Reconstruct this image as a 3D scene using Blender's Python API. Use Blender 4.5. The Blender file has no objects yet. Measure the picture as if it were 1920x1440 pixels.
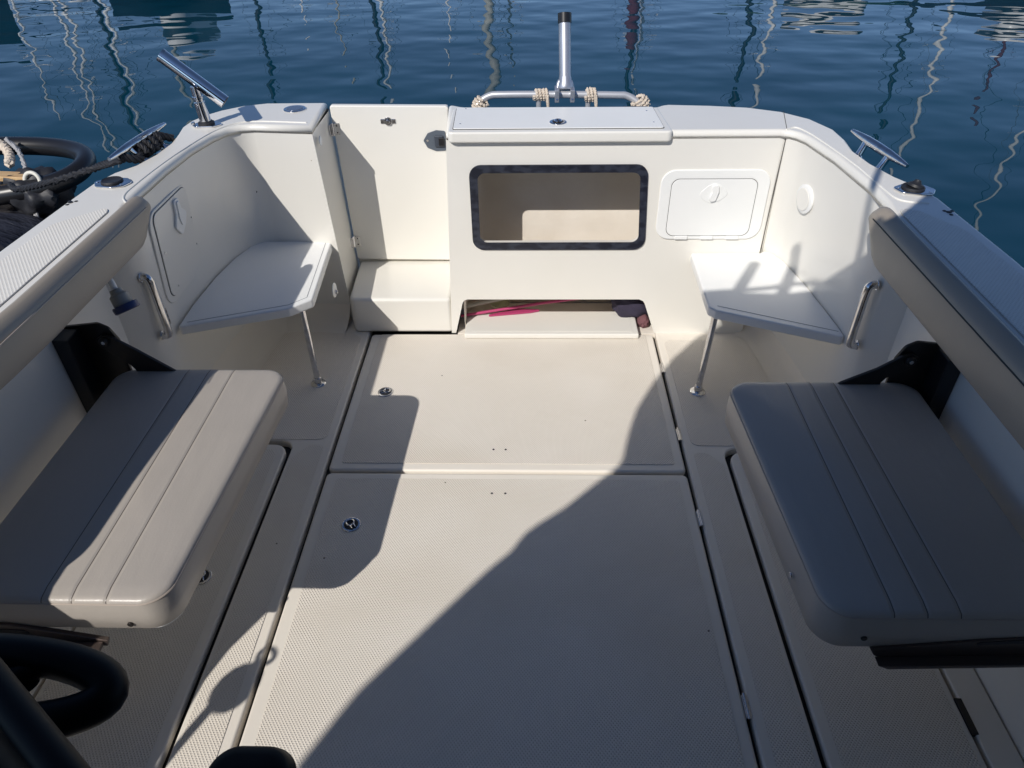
import bpy, bmesh, math, random
from mathutils import Vector, Matrix
from mathutils.geometry import tessellate_polygon
R = math.radians
random.seed(7)
SC = bpy.context.scene
COL = SC.collection

# ------------------------------------------------------------------ camera
cam = bpy.data.cameras.new('camera'); camo = bpy.data.objects.new('camera', cam); COL.objects.link(camo)
cam.sensor_width = 36; cam.lens = 24.94; cam.clip_start = 0.02; cam.clip_end = 2000
camo.matrix_world = Matrix(((0.99965, -0.0031, 0.0263, 0), (0.0224, 0.6062, -0.7950, 0), (-0.0135, 0.7953, 0.6061, 1.70), (0, 0, 0, 1)))
SC.camera = camo
# ------------------------------------------------------------------ sky + sun
SUN = Vector((-.62, -1.02, 1.0)).normalized()       # towards the sun
w = bpy.data.worlds.new('World'); SC.world = w; w.use_nodes = True
nt = w.node_tree; bg = nt.nodes['Background']
sky = nt.nodes.new('ShaderNodeTexSky'); sky.sky_type = 'NISHITA'; sky.sun_disc = False
sky.sun_elevation = math.asin(SUN.z); sky.sun_rotation = math.atan2(SUN.x, SUN.y)
sky.altitude = 3000; sky.air_density = 0.75; sky.dust_density = 0.0; sky.ozone_density = 2.5
nt.links.new(sky.outputs[0], bg.inputs[0]); bg.inputs[1].default_value = 0.105
sl = bpy.data.lights.new('sun', 'SUN'); sl.energy = 3.6; sl.angle = R(0.53); sl.color = (1, .95, .88)
so = bpy.data.objects.new('sun', sl); COL.objects.link(so); so.rotation_euler = SUN.to_track_quat('Z', 'Y').to_euler()
SC.cycles.max_bounces = 16; SC.cycles.diffuse_bounces = 10; SC.cycles.glossy_bounces = 6
SC.view_settings.view_transform = 'Standard'; SC.view_settings.look = 'None'
SC.view_settings.exposure = 0.13; SC.view_settings.gamma = 1

# ------------------------------------------------------------------ materials
def mat(name, col, rough=.4, metal=0, **k):
    m = bpy.data.materials.new(name); m.use_nodes = True
    n = m.node_tree.nodes; b = n['Principled BSDF']
    b.inputs['Base Color'].default_value = (*col, 1); b.inputs['Roughness'].default_value = rough
    b.inputs['Metallic'].default_value = metal
    for a, v in k.items(): b.inputs[a.replace('_', ' ')].default_value = v
    return m
def nodes(m): return m.node_tree.nodes, m.node_tree.links, m.node_tree.nodes['Principled BSDF']
def noise(m, scale, detail=4, coord='Object', stretch=None):
    n, l, b = nodes(m); tc = n.new('ShaderNodeTexCoord'); t = n.new('ShaderNodeTexNoise')
    t.inputs['Scale'].default_value = scale; t.inputs['Detail'].default_value = detail
    if stretch:
        mp = n.new('ShaderNodeMapping'); mp.inputs['Scale'].default_value = stretch
        l.new(tc.outputs[coord], mp.inputs[0]); l.new(mp.outputs[0], t.inputs[0])
    else: l.new(tc.outputs[coord], t.inputs[0])
    return t
def mottle(m, c1, c2, scale=3, lo=.35, hi=.65, detail=6, stretch=None):
    n, l, b = nodes(m); t = noise(m, scale, detail, stretch=stretch); r = n.new('ShaderNodeValToRGB')
    r.color_ramp.elements[0].position = lo; r.color_ramp.elements[1].position = hi
    r.color_ramp.elements[0].color = (*c1, 1); r.color_ramp.elements[1].color = (*c2, 1)
    l.new(t.outputs[0], r.inputs[0]); l.new(r.outputs[0], b.inputs['Base Color']); return r
def bump(m, src, dist, strength=1):
    n, l, b = nodes(m); bp = n.new('ShaderNodeBump'); bp.inputs['Distance'].default_value = dist
    bp.inputs['Strength'].default_value = strength
    l.new(src, bp.inputs['Height'])
    if b.inputs['Normal'].is_linked: l.new(b.inputs['Normal'].links[0].from_socket, bp.inputs['Normal'])
    l.new(bp.outputs[0], b.inputs['Normal']); return bp
def specks(m, base_out_sock, col=(.12, .1, .08), scale=9, thr=.035):
    """a few tiny dirt spots mixed over whatever colour is linked"""
    n, l, b = nodes(m); tc = n.new('ShaderNodeTexCoord'); v = n.new('ShaderNodeTexVoronoi'); v.inputs['Scale'].default_value = scale
    l.new(tc.outputs['Object'], v.inputs['Vector'])
    lt = n.new('ShaderNodeMath'); lt.operation = 'LESS_THAN'; lt.inputs[1].default_value = thr; l.new(v.outputs['Distance'], lt.inputs[0])
    mx = n.new('ShaderNodeMix'); mx.data_type = 'RGBA'; l.new(lt.outputs[0], mx.inputs[0]); l.new(base_out_sock, mx.inputs[6]); mx.inputs[7].default_value = (*col, 1)
    l.new(mx.outputs[2], b.inputs['Base Color'])
gel = mat('gelcoat', (.80, .775, .715), .28, Coat_Weight=.25, Coat_Roughness=.12)
rr = mottle(gel, (.765, .745, .69), (.81, .795, .75), 1.6, .3, .7, 9); specks(gel, rr.outputs[0], (.45, .4, .33), 5, .02)
bump(gel, noise(gel, 5, 2).outputs[0], .002, .35)
plastic = mat('white_plastic', (.77, .79, .785), .38); mottle(plastic, (.82, .83, .82), (.845, .85, .84), 6)
inner = mat('locker_lining', (.58, .53, .47), .5); mottle(inner, (.72, .66, .58), (.79, .74, .67), 7, .3, .7); bump(inner, noise(inner, 14, 5).outputs[0], .004, .6)
floorm = mat('deck_gelcoat', (.74, .69, .61), .42); r2 = mottle(floorm, (.775, .725, .65), (.81, .765, .69), 3); specks(floorm, r2.outputs[0], (.3, .26, .2), 6, .018)
def nonskid(name, c1, c2, pitch, depth, spk=True):
    m = mat(name, c1, .55); n, l, b = nodes(m); r3 = mottle(m, c1, c2, 2.6, .25, .75, 8)
    if spk: specks(m, r3.outputs[0], (.22, .19, .15), 5.5, .018)
    tc = n.new('ShaderNodeTexCoord'); sx = n.new('ShaderNodeSeparateXYZ'); l.new(tc.outputs['Object'], sx.inputs[0])
    def mth(op, a, bb=None):
        q = n.new('ShaderNodeMath'); q.operation = op
        for i, v in enumerate((a, bb)):
            if v is None: continue
            if isinstance(v, (int, float)): q.inputs[i].default_value = v
            else: l.new(v, q.inputs[i])
        return q.outputs[0]
    k = 2 * math.pi / pitch
    u = mth('SINE', mth('MULTIPLY', mth('ADD', mth('MULTIPLY', sx.outputs[0], .80), mth('MULTIPLY', sx.outputs[1], .60)), k))
    v = mth('SINE', mth('MULTIPLY', mth('SUBTRACT', mth('MULTIPLY', sx.outputs[0], .75), mth('MULTIPLY', sx.outputs[1], .66)), k))
    h = mth('MAXIMUM', mth('MULTIPLY', u, .8), v)
    src = b.inputs['Base Color'].links[0].from_socket
    hm = mth('MULTIPLY', mth('ADD', h, 1.0), .5)
    mx = n.new('ShaderNodeMix'); mx.data_type = 'RGBA'; mx.blend_type = 'MULTIPLY'; mx.inputs[0].default_value = 1
    rp = n.new('ShaderNodeValToRGB'); rp.color_ramp.elements[0].color = (.85, .835, .81, 1); rp.color_ramp.elements[1].color = (1, 1, 1, 1); rp.color_ramp.elements[0].position = .15; rp.color_ramp.elements[1].position = .75
    l.new(hm, rp.inputs[0]); l.new(src, mx.inputs[6]); l.new(rp.outputs[0], mx.inputs[7])
    # scuffs and stains
    sc_ = noise(m, 1.1, 10, stretch=(1, 1.6, 1)); sr = n.new('ShaderNodeValToRGB'); sr.color_ramp.elements[0].position = .30; sr.color_ramp.elements[1].position = .52; sr.color_ramp.elements[0].color = (.925, .91, .885, 1)
    l.new(sc_.outputs[0], sr.inputs[0]); m2 = n.new('ShaderNodeMix'); m2.data_type = 'RGBA'; m2.blend_type = 'MULTIPLY'; m2.inputs[0].default_value = 1
    l.new(mx.outputs[2], m2.inputs[6]); l.new(sr.outputs[0], m2.inputs[7]); l.new(m2.outputs[2], b.inputs['Base Color'])
    bump(m, h, depth, 1); return m
skid = nonskid('nonskid_deck', (.80, .745, .665), (.85, .80, .73), .0066, .0008)
skid2 = nonskid('nonskid_gunwale', (.78, .76, .71), (.83, .81, .76), .0075, .0005, False)
steel = mat('stainless', (.72, .72, .73), .13, 1); mottle(steel, (.62, .61, .6), (.76, .76, .78), 40)
chrome = mat('chrome', (.8, .8, .82), .06, 1)
alu = mat('galvanised', (.62, .64, .68), .42, .75); mottle(alu, (.40, .42, .47), (.52, .54, .60), 18, .35, .65, 8, (1, 1, .15))
blk = mat('black_plastic', (.012, .012, .014), .35)
blkm = mat('bronze_black_metal', (.030, .026, .024), .3, .3)
rub = mat('black_rubber', (.016, .017, .022), .55)
gap = mat('gap_dark', (.035, .032, .03), .7)
brown = mat('side_arm', (.11, .085, .075), .3, .5)
gasket = mat('gasket', (.035, .04, .06), .35); mottle(gasket, (.012, .014, .024), (.030, .035, .052), 22, .44, .56, 3, (1, 1, 2))
vinyl = mat('seat_vinyl', (.40, .37, .345), .36); 
def vinyl_build(m, xs=None, col=(.41, .375, .335), c2=(.44, .40, .36)):
    n, l, b = nodes(m); r3 = mottle(m, col, c2, 3)
    bump(m, noise(m, 220, 2).outputs[0], .0004, .5); bump(m, noise(m, 3.2, 3, stretch=(1, .5, 1)).outputs[0], .016, .6)
    if xs:
        bump(m, noise(m, 9, 4, stretch=(2.2, .55, 1)).outputs[0], .0035, .7); bump(m, noise(m, 1.6, 1).outputs[0], .03, .5)
        tc = n.new('ShaderNodeTexCoord'); sx = n.new('ShaderNodeSeparateXYZ'); l.new(tc.outputs['Object'], sx.inputs[0])
        last = None
        for x in xs:
            a = n.new('ShaderNodeMath'); a.operation = 'SUBTRACT'; l.new(sx.outputs[0], a.inputs[0]); a.inputs[1].default_value = x
            ab = n.new('ShaderNodeMath'); ab.operation = 'ABSOLUTE'; l.new(a.outputs[0], ab.inputs[0])
            if last is None: last = ab
            else:
                mn = n.new('ShaderNodeMath'); mn.operation = 'MINIMUM'; l.new(last.outputs[0], mn.inputs[0]); l.new(ab.outputs[0], mn.inputs[1]); last = mn
        mr = n.new('ShaderNodeMapRange'); mr.inputs[1].default_value = 0; mr.inputs[2].default_value = .008; mr.interpolation_type = 'SMOOTHSTEP'; l.new(last.outputs[0], mr.inputs[0])
        gz = n.new('ShaderNodeMath'); gz.operation = 'GREATER_THAN'; gz.inputs[1].default_value = .470; l.new(sx.outputs[2], gz.inputs[0])
        bp_ = bump(m, mr.outputs[0], .0015, 1); l.new(gz.outputs[0], bp_.inputs['Strength'])
        lt = n.new('ShaderNodeMath'); lt.operation = 'LESS_THAN'; lt.inputs[1].default_value = .0012; l.new(last.outputs[0], lt.inputs[0])
        mu = n.new('ShaderNodeMath'); mu.operation = 'MULTIPLY'; l.new(lt.outputs[0], mu.inputs[0]); l.new(gz.outputs[0], mu.inputs[1])
        mx = n.new('ShaderNodeMix'); mx.data_type = 'RGBA'; l.new(mu.outputs[0], mx.inputs[0]); l.new(r3.outputs[0], mx.inputs[6]); mx.inputs[7].default_value = (.10, .085, .075, 1)
        l.new(mx.outputs[2], b.inputs['Base Color'])
vinyl_build(vinyl)
vL = mat('vinyl_port', (.4, .37, .34), .36); vinyl_build(vL, (-.868, -.940, -1.003))
vR = mat('vinyl_starboard', (.4, .37, .34), .36); vinyl_build(vR, (.72, .785, .85))
taupe = mat('taupe_vinyl', (.33, .285, .235), .42); vinyl_build(taupe, None, (.31, .27, .225), (.34, .30, .25))
stitch = mat('piping', (.42, .36, .31), .5)
ropew = mat('cream_rope', (.66, .57, .47), .9); bump(ropew, noise(ropew, 160, 3).outputs[0], .003, 1)
ropeb = mat('black_rope', (.014, .015, .02), .7)
pink = mat('pink', (.45, .05, .16), .45); olive = mat('pale_green', (.42, .44, .25), .6); cloth = mat('dark_bag', (.03, .025, .05), .9); maroon = mat('maroon_cloth', (.16, .07, .08), .9)
wood = mat('wood', (.55, .36, .17), .5); mottle(wood, (.45, .27, .12), (.62, .43, .22), 12, .3, .7, 6, (1, 8, 8))
blue = mat('blue_cap', (.02, .035, .12), .35)
label_m = mat('label_metal', (.45, .42, .36), .4, .4)

nearblk = mat('near_black', (.004, .004, .005), .5, Specular_IOR_Level=.15)
# water
wat = mat('water', (.004, .045, .085), .01, IOR=1.26)
n, l, b = nodes(wat)
r5 = mottle(wat, (.0001, .029, .052), (.0002, .038, .064), .35, .3, .7, 3)
def wn(scale, detail, amp, st, rough=.5):
    t = noise(wat, scale, detail, stretch=st); t.inputs['Roughness'].default_value = rough
    q = n.new('ShaderNodeMath'); q.operation = 'MULTIPLY'; q.inputs[1].default_value = amp; l.new(t.outputs[0], q.inputs[0]); return q.outputs[0]
a1 = n.new('ShaderNodeMath'); a1.operation = 'ADD'; a2 = n.new('ShaderNodeMath'); a2.operation = 'ADD'
l.new(wn(1.0, 1.0, .024, (1.0, 1.3, 1)), a1.inputs[0]); l.new(wn(2.3, .6, .0080, (1, 1.2, 1)), a1.inputs[1])
l.new(a1.outputs[0], a2.inputs[0]); l.new(wn(.25, 0, .02, (1, 1, 1)), a2.inputs[1])
bump(wat, a2.outputs[0], 1.0, 1)

# ------------------------------------------------------------------ helpers
def link(name, bm, m, parent=None, smooth=True, bev=0, seg=3, weight=False, sub=0, wn_=True):
    me = bpy.data.meshes.new(name)
    bmesh.ops.recalc_face_normals(bm, faces=bm.faces)
    bm.to_mesh(me); bm.free()
    o = bpy.data.objects.new(name, me); COL.objects.link(o); me.materials.append(m)
    if smooth and not bev and not sub: me.polygons.foreach_set('use_smooth', [True] * len(me.polygons)); me.set_sharp_from_angle(angle=R(42))
    elif smooth: me.polygons.foreach_set('use_smooth', [True] * len(me.polygons))
    if bev:
        md = o.modifiers.new('b', 'BEVEL'); md.width = bev; md.segments = seg
        if weight: md.limit_method = 'WEIGHT'
        else: md.limit_method = 'ANGLE'; md.angle_limit = R(38)
    if sub:
        md = o.modifiers.new('s', 'SUBSURF'); md.levels = sub; md.render_levels = sub
    if bev and wn_:
        md = o.modifiers.new('w', 'WEIGHTED_NORMAL'); md.keep_sharp = True
    if parent is not None:
        o.parent = parent
        if parent.parent is None and parent.name in ORG: o.matrix_parent_inverse = Matrix.Translation(-Vector(ORG[parent.name]))
    return o
ORG = {}
def thing(name, loc, label, cat, group=None):
    o = bpy.data.objects.new(name, None); COL.objects.link(o); o.location = loc; o.empty_display_size = .05
    o['label'] = label; o['category'] = cat
    if group: o['group'] = group
    ORG[o.name] = tuple(loc); return o
def tag(o, label, cat, group=None):
    o['label'] = label; o['category'] = cat
    if group: o['group'] = group
    return o
def fillet(pts, r, nseg=5):
    """round every corner; r is a number or a list"""
    out = []; N = len(pts)
    for i in range(N):
        p = Vector(pts[i]); a = Vector(pts[i - 1]); c = Vector(pts[(i + 1) % N]); rr_ = r[i] if isinstance(r, (list, tuple)) else r
        u = (a - p); v = (c - p)
        if rr_ <= 0 or u.length < 1e-6 or v.length < 1e-6: out.append(tuple(p)); continue
        u.normalize(); v.normalize(); ang = u.angle(v)
        if ang > 3.1: out.append(tuple(p)); continue
        d = min(rr_ / math.tan(ang / 2), .49 * (a - p).length, .49 * (c - p).length); rad = d * math.tan(ang / 2)
        cen = p + (u + v).normalized() * (rad / math.sin(ang / 2))
        s = p + u * d - cen; e = p + v * d - cen; tot = math.pi - ang
        s3 = Vector((s.x, s.y, 0)); e3 = Vector((e.x, e.y, 0)); sg = 1 if s3.cross(e3).z > 0 else -1
        for k in range(nseg + 1):
            t = tot * k / nseg * sg; out.append((cen.x + s.x * math.cos(t) - s.y * math.sin(t), cen.y + s.x * math.sin(t) + s.y * math.cos(t)))
    return out
def prism_bm(poly, a0, a1, axis='z', bm=None, topw=False):
    bm = bm or bmesh.new()
    def pt(p, h):
        return {'z': (p[0], p[1], h), 'y': (p[0], h, p[1]), 'x': (h, p[0], p[1])}[axis]
    lo = [bm.verts.new(pt(p, a0)) for p in poly]; hi = [bm.verts.new(pt(p, a1)) for p in poly]
    bm.faces.new(lo[::-1]); top = bm.faces.new(hi); N = len(poly)
    for i in range(N): bm.faces.new((lo[i], lo[(i + 1) % N], hi[(i + 1) % N], hi[i]))
    if topw:
        ly = bm.edges.layers.float.get('bevel_weight_edge') or bm.edges.layers.float.new('bevel_weight_edge')
        for e in top.edges: e[ly] = 1
    return bm
def prism(name, poly, a0, a1, m, parent=None, axis='z', bev=.004, seg=3, topw=False, **k):
    return link(name, prism_bm(poly, a0, a1, axis, topw=topw), m, parent, bev=bev, seg=seg, weight=topw, **k)
def box_bm(x0, x1, y0, y1, z0, z1, bm=None):
    return prism_bm([(x0, y0), (x1, y0), (x1, y1), (x0, y1)], z0, z1, 'z', bm)
def box(name, x0, x1, y0, y1, z0, z1, m, parent=None, bev=.003, **k):
    return link(name, box_bm(x0, x1, y0, y1, z0, z1), m, parent, bev=bev, **k)
def rrect(x0, x1, y0, y1, r, n_=6): return fillet([(x0, y0), (x1, y0), (x1, y1), (x0, y1)], r, n_)
def holed(name, outer, holes, a0, a1, m, parent=None, axis='y', bev=.004):
    """flat plate with openings"""
    bm = bmesh.new(); loops = [outer] + holes
    def pt(p, h): return {'z': (p[0], p[1], h), 'y': (p[0], h, p[1]), 'x': (h, p[0], p[1])}[axis]
    tri = tessellate_polygon([[Vector((p[0], p[1], 0)) for p in lp] for lp in loops])
    flat = [p for lp in loops for p in lp]
    A = [bm.verts.new(pt(p, a0)) for p in flat]; B = [bm.verts.new(pt(p, a1)) for p in flat]
    for t in tri:
        bm.faces.new([A[i] for i in t]); bm.faces.new([B[i] for i in t][::-1])
    k = 0
    for lp in loops:
        N = len(lp)
        for i in range(N):
            j = (i + 1) % N; bm.faces.new((A[k + i], A[k + j], B[k + j], B[k + i]))
        k += N
    bmesh.ops.recalc_face_normals(bm, faces=bm.faces)
    return link(name, bm, m, parent, smooth=False)
def smoothpath(pts, n_=8):
    pts = [Vector(p) for p in pts]; out = []
    P_ = [pts[0] * 2 - pts[1]] + pts + [pts[-1] * 2 - pts[-2]]
    for i in range(1, len(P_) - 2):
        p0, p1, p2, p3 = P_[i - 1:i + 3]
        for k in range(n_):
            t = k / n_; out.append(.5 * ((2 * p1) + (-p0 + p2) * t + (2 * p0 - 5 * p1 + 4 * p2 - p3) * t * t + (-p0 + 3 * p1 - 3 * p2 + p3) * t ** 3))
    out.append(pts[-1]); return out
def tube_bm(path, r, seg=16, bm=None, closed=False, cap=True):
    bm = bm or bmesh.new(); path = [Vector(p) for p in path]; N = len(path)
    rs = r if isinstance(r, (list, tuple)) else [r] * N
    T = []
    for i in range(N):
        a = path[(i - 1) % N] if (closed or i) else path[i]; c = path[(i + 1) % N] if (closed or i < N - 1) else path[i]
        T.append((c - a).normalized())
    up = Vector((0, 0, 1)) if abs(T[0].z) < .9 else Vector((1, 0, 0)); nn = T[0].cross(up).normalized(); rings = []
    for i in range(N):
        if i:
            nn = (nn - T[i] * nn.dot(T[i])).normalized()
        bb = T[i].cross(nn)
        rings.append([bm.verts.new(path[i] + (nn * math.cos(2 * math.pi * k / seg) + bb * math.sin(2 * math.pi * k / seg)) * rs[i]) for k in range(seg)])
    for i in range(N if closed else N - 1):
        A, B = rings[i], rings[(i + 1) % N]
        for k in range(seg): bm.faces.new((A[k], A[(k + 1) % seg], B[(k + 1) % seg], B[k]))
    if cap and not closed: bm.faces.new(rings[0][::-1]); bm.faces.new(rings[-1])
    return bm
def tube(name, path, r, m, parent=None, seg=16, closed=False): return link(name, tube_bm(path, r, seg, closed=closed), m, parent)
def lathe_bm(prof, c, axis=(0, 0, 1), seg=28, bm=None):
    """prof: (radius, height) along axis from c"""
    bm = bm or bmesh.new(); q = Vector(axis).normalized().to_track_quat('Z', 'Y'); c = Vector(c); rings = []
    for r_, h in prof:
        rings.append([bm.verts.new(c + q @ Vector((r_ * math.cos(2 * math.pi * k / seg), r_ * math.sin(2 * math.pi * k / seg), h))) for k in range(seg)])
    for A, B in zip(rings, rings[1:]):
        for k in range(seg): bm.faces.new((A[k], A[(k + 1) % seg], B[(k + 1) % seg], B[k]))
    bm.faces.new(rings[0][::-1]); bm.faces.new(rings[-1]); return bm
def disc(name, c, r, h, m, parent=None, axis=(0, 0, 1), seg=28, e=.15):
    return link(name, lathe_bm([(r, 0), (r, h * (1 - .4)), (r * (1 - e * .5), h), (r * (1 - e), h)], c, axis, seg), m, parent, bev=.0008, seg=2)
def rope_bm(path, r, twist=.05, bm=None, strands=3):
    bm = bm or bmesh.new(); path = [Vector(p) for p in path]
    L_ = 0; hs = [[] for _ in range(strands)]
    nn = None
    for i, p in enumerate(path):
        t = (path[min(i + 1, len(path) - 1)] - path[max(i - 1, 0)]).normalized()
        if nn is None: nn = t.cross(Vector((0, 0, 1)) if abs(t.z) < .9 else Vector((1, 0, 0))).normalized()
        nn = (nn - t * nn.dot(t)).normalized(); bb = t.cross(nn)
        if i: L_ += (p - path[i - 1]).length
        for s in range(strands):
            a = 2 * math.pi * (L_ / twist + s / strands); hs[s].append(p + (nn * math.cos(a) + bb * math.sin(a)) * r * .52)
    for h in hs: tube_bm(h, r * .56, 7, bm)
    return bm

# ================================================================== water
bm = bmesh.new(); q = [bm.verts.new(v) for v in ((-300, -200, -.22), (300, -200, -.22), (300, 500, -.22), (-300, 500, -.22))]; bm.faces.new(q)
wo = link('water', bm, wat, smooth=False); wo['kind'] = 'structure'

# ================================================================== the boat
boat = thing('motor_boat', (-.1, 1, -.2), 'open white cockpit of the motor boat with cream non-skid floor and transom', 'boat')
# --- port side moulding
outL = [(-1.40, .42), (-1.40, 1.0), (-1.397, 1.67), (-1.388, 1.94), (-1.38, 2.12), (-1.355, 2.215), (-1.315, 2.28), (-1.292, 2.38), (-1.286, 2.50), (-1.300, 2.60), (-1.316, 2.68), (-1.312, 2.75), (-1.285, 2.825), (-1.24, 2.89), (-1.17, 2.95), (-1.08, 2.985), (-.835, 2.985)]
inL = [(-.822, 2.67), (-1.05, 2.695), (-1.10, 2.685), (-1.137, 2.65), (-1.165, 2.58), (-1.192, 2.44), (-1.203, 2.25), (-1.203, 2.05), (-1.195, 1.95), (-1.18, 1.90), (-1.18, 1.35), (-1.187, 1.1), (-1.20, .85), (-1.218, .65), (-1.222, .42)]
prism('gunwale', outL + inL, .842, .87, gel, boat, bev=.016, seg=4, topw=True)
def loft(name, bot, top, z0, z1, m, parent):
    bm = bmesh.new(); A = [bm.verts.new((x, y, z0)) for x, y in bot]; B = [bm.verts.new((x, y, z1)) for x, y in top]; N = len(A)
    for i in range(N): bm.faces.new((A[i], A[(i + 1) % N], B[(i + 1) % N], B[i]))      # open below and above: the deck plate closes it
    return link(name, bm, m, parent)
tpL = [(-.824, 2.672), (-1.05, 2.697), (-1.101, 2.687), (-1.139, 2.652), (-1.167, 2.582), (-1.194, 2.442), (-1.205, 2.25), (-1.206, 2.05), (-1.206, 1.985), (-1.24, 1.94), (-1.31, 1.90), (-1.325, 1.6), (-1.325, .425)]
btL = [(-.795, 2.70), (-1.07, 2.735), (-1.135, 2.72), (-1.185, 2.665), (-1.22, 2.58), (-1.245, 2.42), (-1.26, 2.22), (-1.262, 2.06), (-1.262, 1.985), (-1.28, 1.94), (-1.32, 1.90), (-1.325, 1.6), (-1.325, .425)]
outLl = [(x + .003, y - .003) for x, y in outL]; outLl[-1] = (-.826, 2.982); outLl[0] = (-1.397, .425)
outLb = outLl[:-1] + [(-.80, 2.982)]
loft('side_wall', outLb + btL, outLl + tpL, -.04, .844, gel, boat)
prism('hull', [(x, y) for x, y in outLb] + [(-.80, 2.70), (-1.20, 2.70), (-1.325, 2.6), (-1.325, -3.4), (-1.395, -3.4)], -.6, -.042, gel, boat, bev=0)
prism('side_wall', [(.418, .86), (.418, -.6), (-.65, -.6), (-.65, .40), (.0, .42), (.21, .53), (.36, .595), (.395, .65), (.405, .86)], -1.40, -1.20, gel, boat, 'x', bev=.01)  # unseen low wall, top profile shaped for the shadow edge on the floor
box('side_wall', -1.40, -1.22, -3.5, -.66, -.6, .87, gel, boat, bev=.02)
# --- starboard moulding with the locker top
outR = [(1.20, -3.5), (1.20, 1.0), (1.197, 1.6), (1.182, 1.98), (1.165, 2.06), (1.123, 2.15), (1.092, 2.26), (1.078, 2.38), (1.090, 2.49), (1.088, 2.60), (1.042, 2.727), (.96, 2.82), (.842, 2.88), (.70, 2.908), (.54, 2.925), (.515, 2.915), (.49, 2.893), (.44, 2.885), (-.24, 2.90), (-.28, 2.915), (-.31, 2.935), (-.332, 2.935)]
inR = [(-.310, 2.595), (.895, 2.595), (.925, 2.585), (.945, 2.565), (.965, 2.52), (1.0, 2.33), (1.022, 2.08), (1.018, 1.95), (1.0, 1.86), (1.0, -3.5)]
prism('gunwale', outR + inR, .842, .87, gel, boat, bev=.016, seg=4, topw=True)
tpR = [(.9155, 2.87), (.9155, 2.598), (.925, 2.588), (.946, 2.568), (.966, 2.522), (1.001, 2.332), (1.024, 2.08), (1.026, 1.95), (1.06, 1.90), (1.13, 1.86), (1.145, 1.6), (1.145, -3.49)]
btR = [(.9155, 2.87), (.9155, 2.66), (.945, 2.65), (.985, 2.61), (1.01, 2.54), (1.035, 2.34), (1.06, 2.06), (1.064, 1.94), (1.08, 1.90), (1.13, 1.86), (1.145, 1.6), (1.145, -3.49)]
outRl = [(x - .003, y - .003) for x, y in outR[:13]]; outRl[0] = (1.197, -3.49)
loft('side_wall', outRl + btR, outRl + tpR, -.04, .844, gel, boat)
prism('hull', outRl + [(.90, 2.87), (1.0, 2.7), (1.14, 2.6), (1.14, -3.49)], -.6, -.042, gel, boat, bev=0)
# --- locker box in the transom
win = fillet([(-.206, .428), (.430, .428), (.412, .722), (-.206, .722)], .03, 6)
holed('transom_panel', [(-.345, .0), (-.326, .0), (-.290, .150), (-.283, .163), (-.268, .169), (.455, .169), (.472, .161), (.480, .148), (.535, .0), (.90, .0), (.913, .02), (.914, .844), (-.312, .844)], [win], 2.597, 2.622, gel, boat)
prism('transom_panel', [(-.345, .0), (-.324, .0), (-.291, .844), (-.312, .844)], 2.6225, 2.93, gel, boat, 'y', bev=.001)
box('transom_panel', -.30, 1.0, 2.87, 2.884, -.6, .843, gel, boat, bev=.002)
# lining: curved wall inside
pth = fillet([(-.288, 2.624), (-.288, 2.865), (.905, 2.865), (.905, 2.624)], [0, .12, .12, 0], 8)
bm = bmesh.new(); zs = [.0, .30, .34, .38, .79]
prev = None
for z in zs:
    row = [bm.verts.new((x, y, z)) for x, y in pth]
    if prev:
        for i in range(len(row) - 1): bm.faces.new((prev[i], prev[i + 1], row[i + 1], row[i]))
    prev = row
ln = link('locker_lining', bm, inner, boat); md = ln.modifiers.new('t', 'SOLIDIFY'); md.thickness = .004
box('locker_shelf', -.30, .90, 2.625, 2.86, .22, .235, inner, boat)
# gasket
holed('window_seal', fillet([(-.232, .402), (.454, .402), (.434, .748), (-.234, .748)], .045, 6), [fillet([(-.202, .432), (.426, .432), (.408, .718), (-.202, .718)], .028, 6)], 2.590, 2.5965, gasket, boat, bev=.002)
# lid
lid = prism('locker_lid', fillet([(-.303, 2.572), (.508, 2.572), (.492, 2.865), (-.308, 2.872)], .02), .836, .876, gel, boat, bev=.008, seg=3)
lp = prism('lid_panel', fillet([(-.284, 2.603), (.478, 2.603), (.470, 2.852), (-.292, 2.86)], .008), .877, .8805, plastic, lid, bev=.0012, seg=2)
prism('lid_groove', fillet([(-.2865, 2.6005), (.4805, 2.6005), (.4725, 2.8545), (-.2945, 2.8625)], .009), .8755, .8772, gap, lid, bev=0)
disc('lid_latch', (.098, 2.665, .8806), .032, .004, steel, lid); disc('lid_latch', (.098, 2.665, .8848), .021, .002, blkm, lid)
tube('lid_latch', [(.098 + .012 * math.cos(a), 2.665 + .012 * math.sin(a), .888) for a in [k * math.pi / 8 for k in range(16)]], .003, chrome, lid, 8, True)
for x, y in ((-.255, 2.84), (.44, 2.80), (-.262, 2.655), (.448, 2.66)): disc('screw', (x, y, .8806), .0035, .001, steel, lid)
for x in (-.19, .36): box('lid_hinge', x, x + .085, 2.872, 2.881, .868, .8745, blkm, lid, bev=.001)
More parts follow.
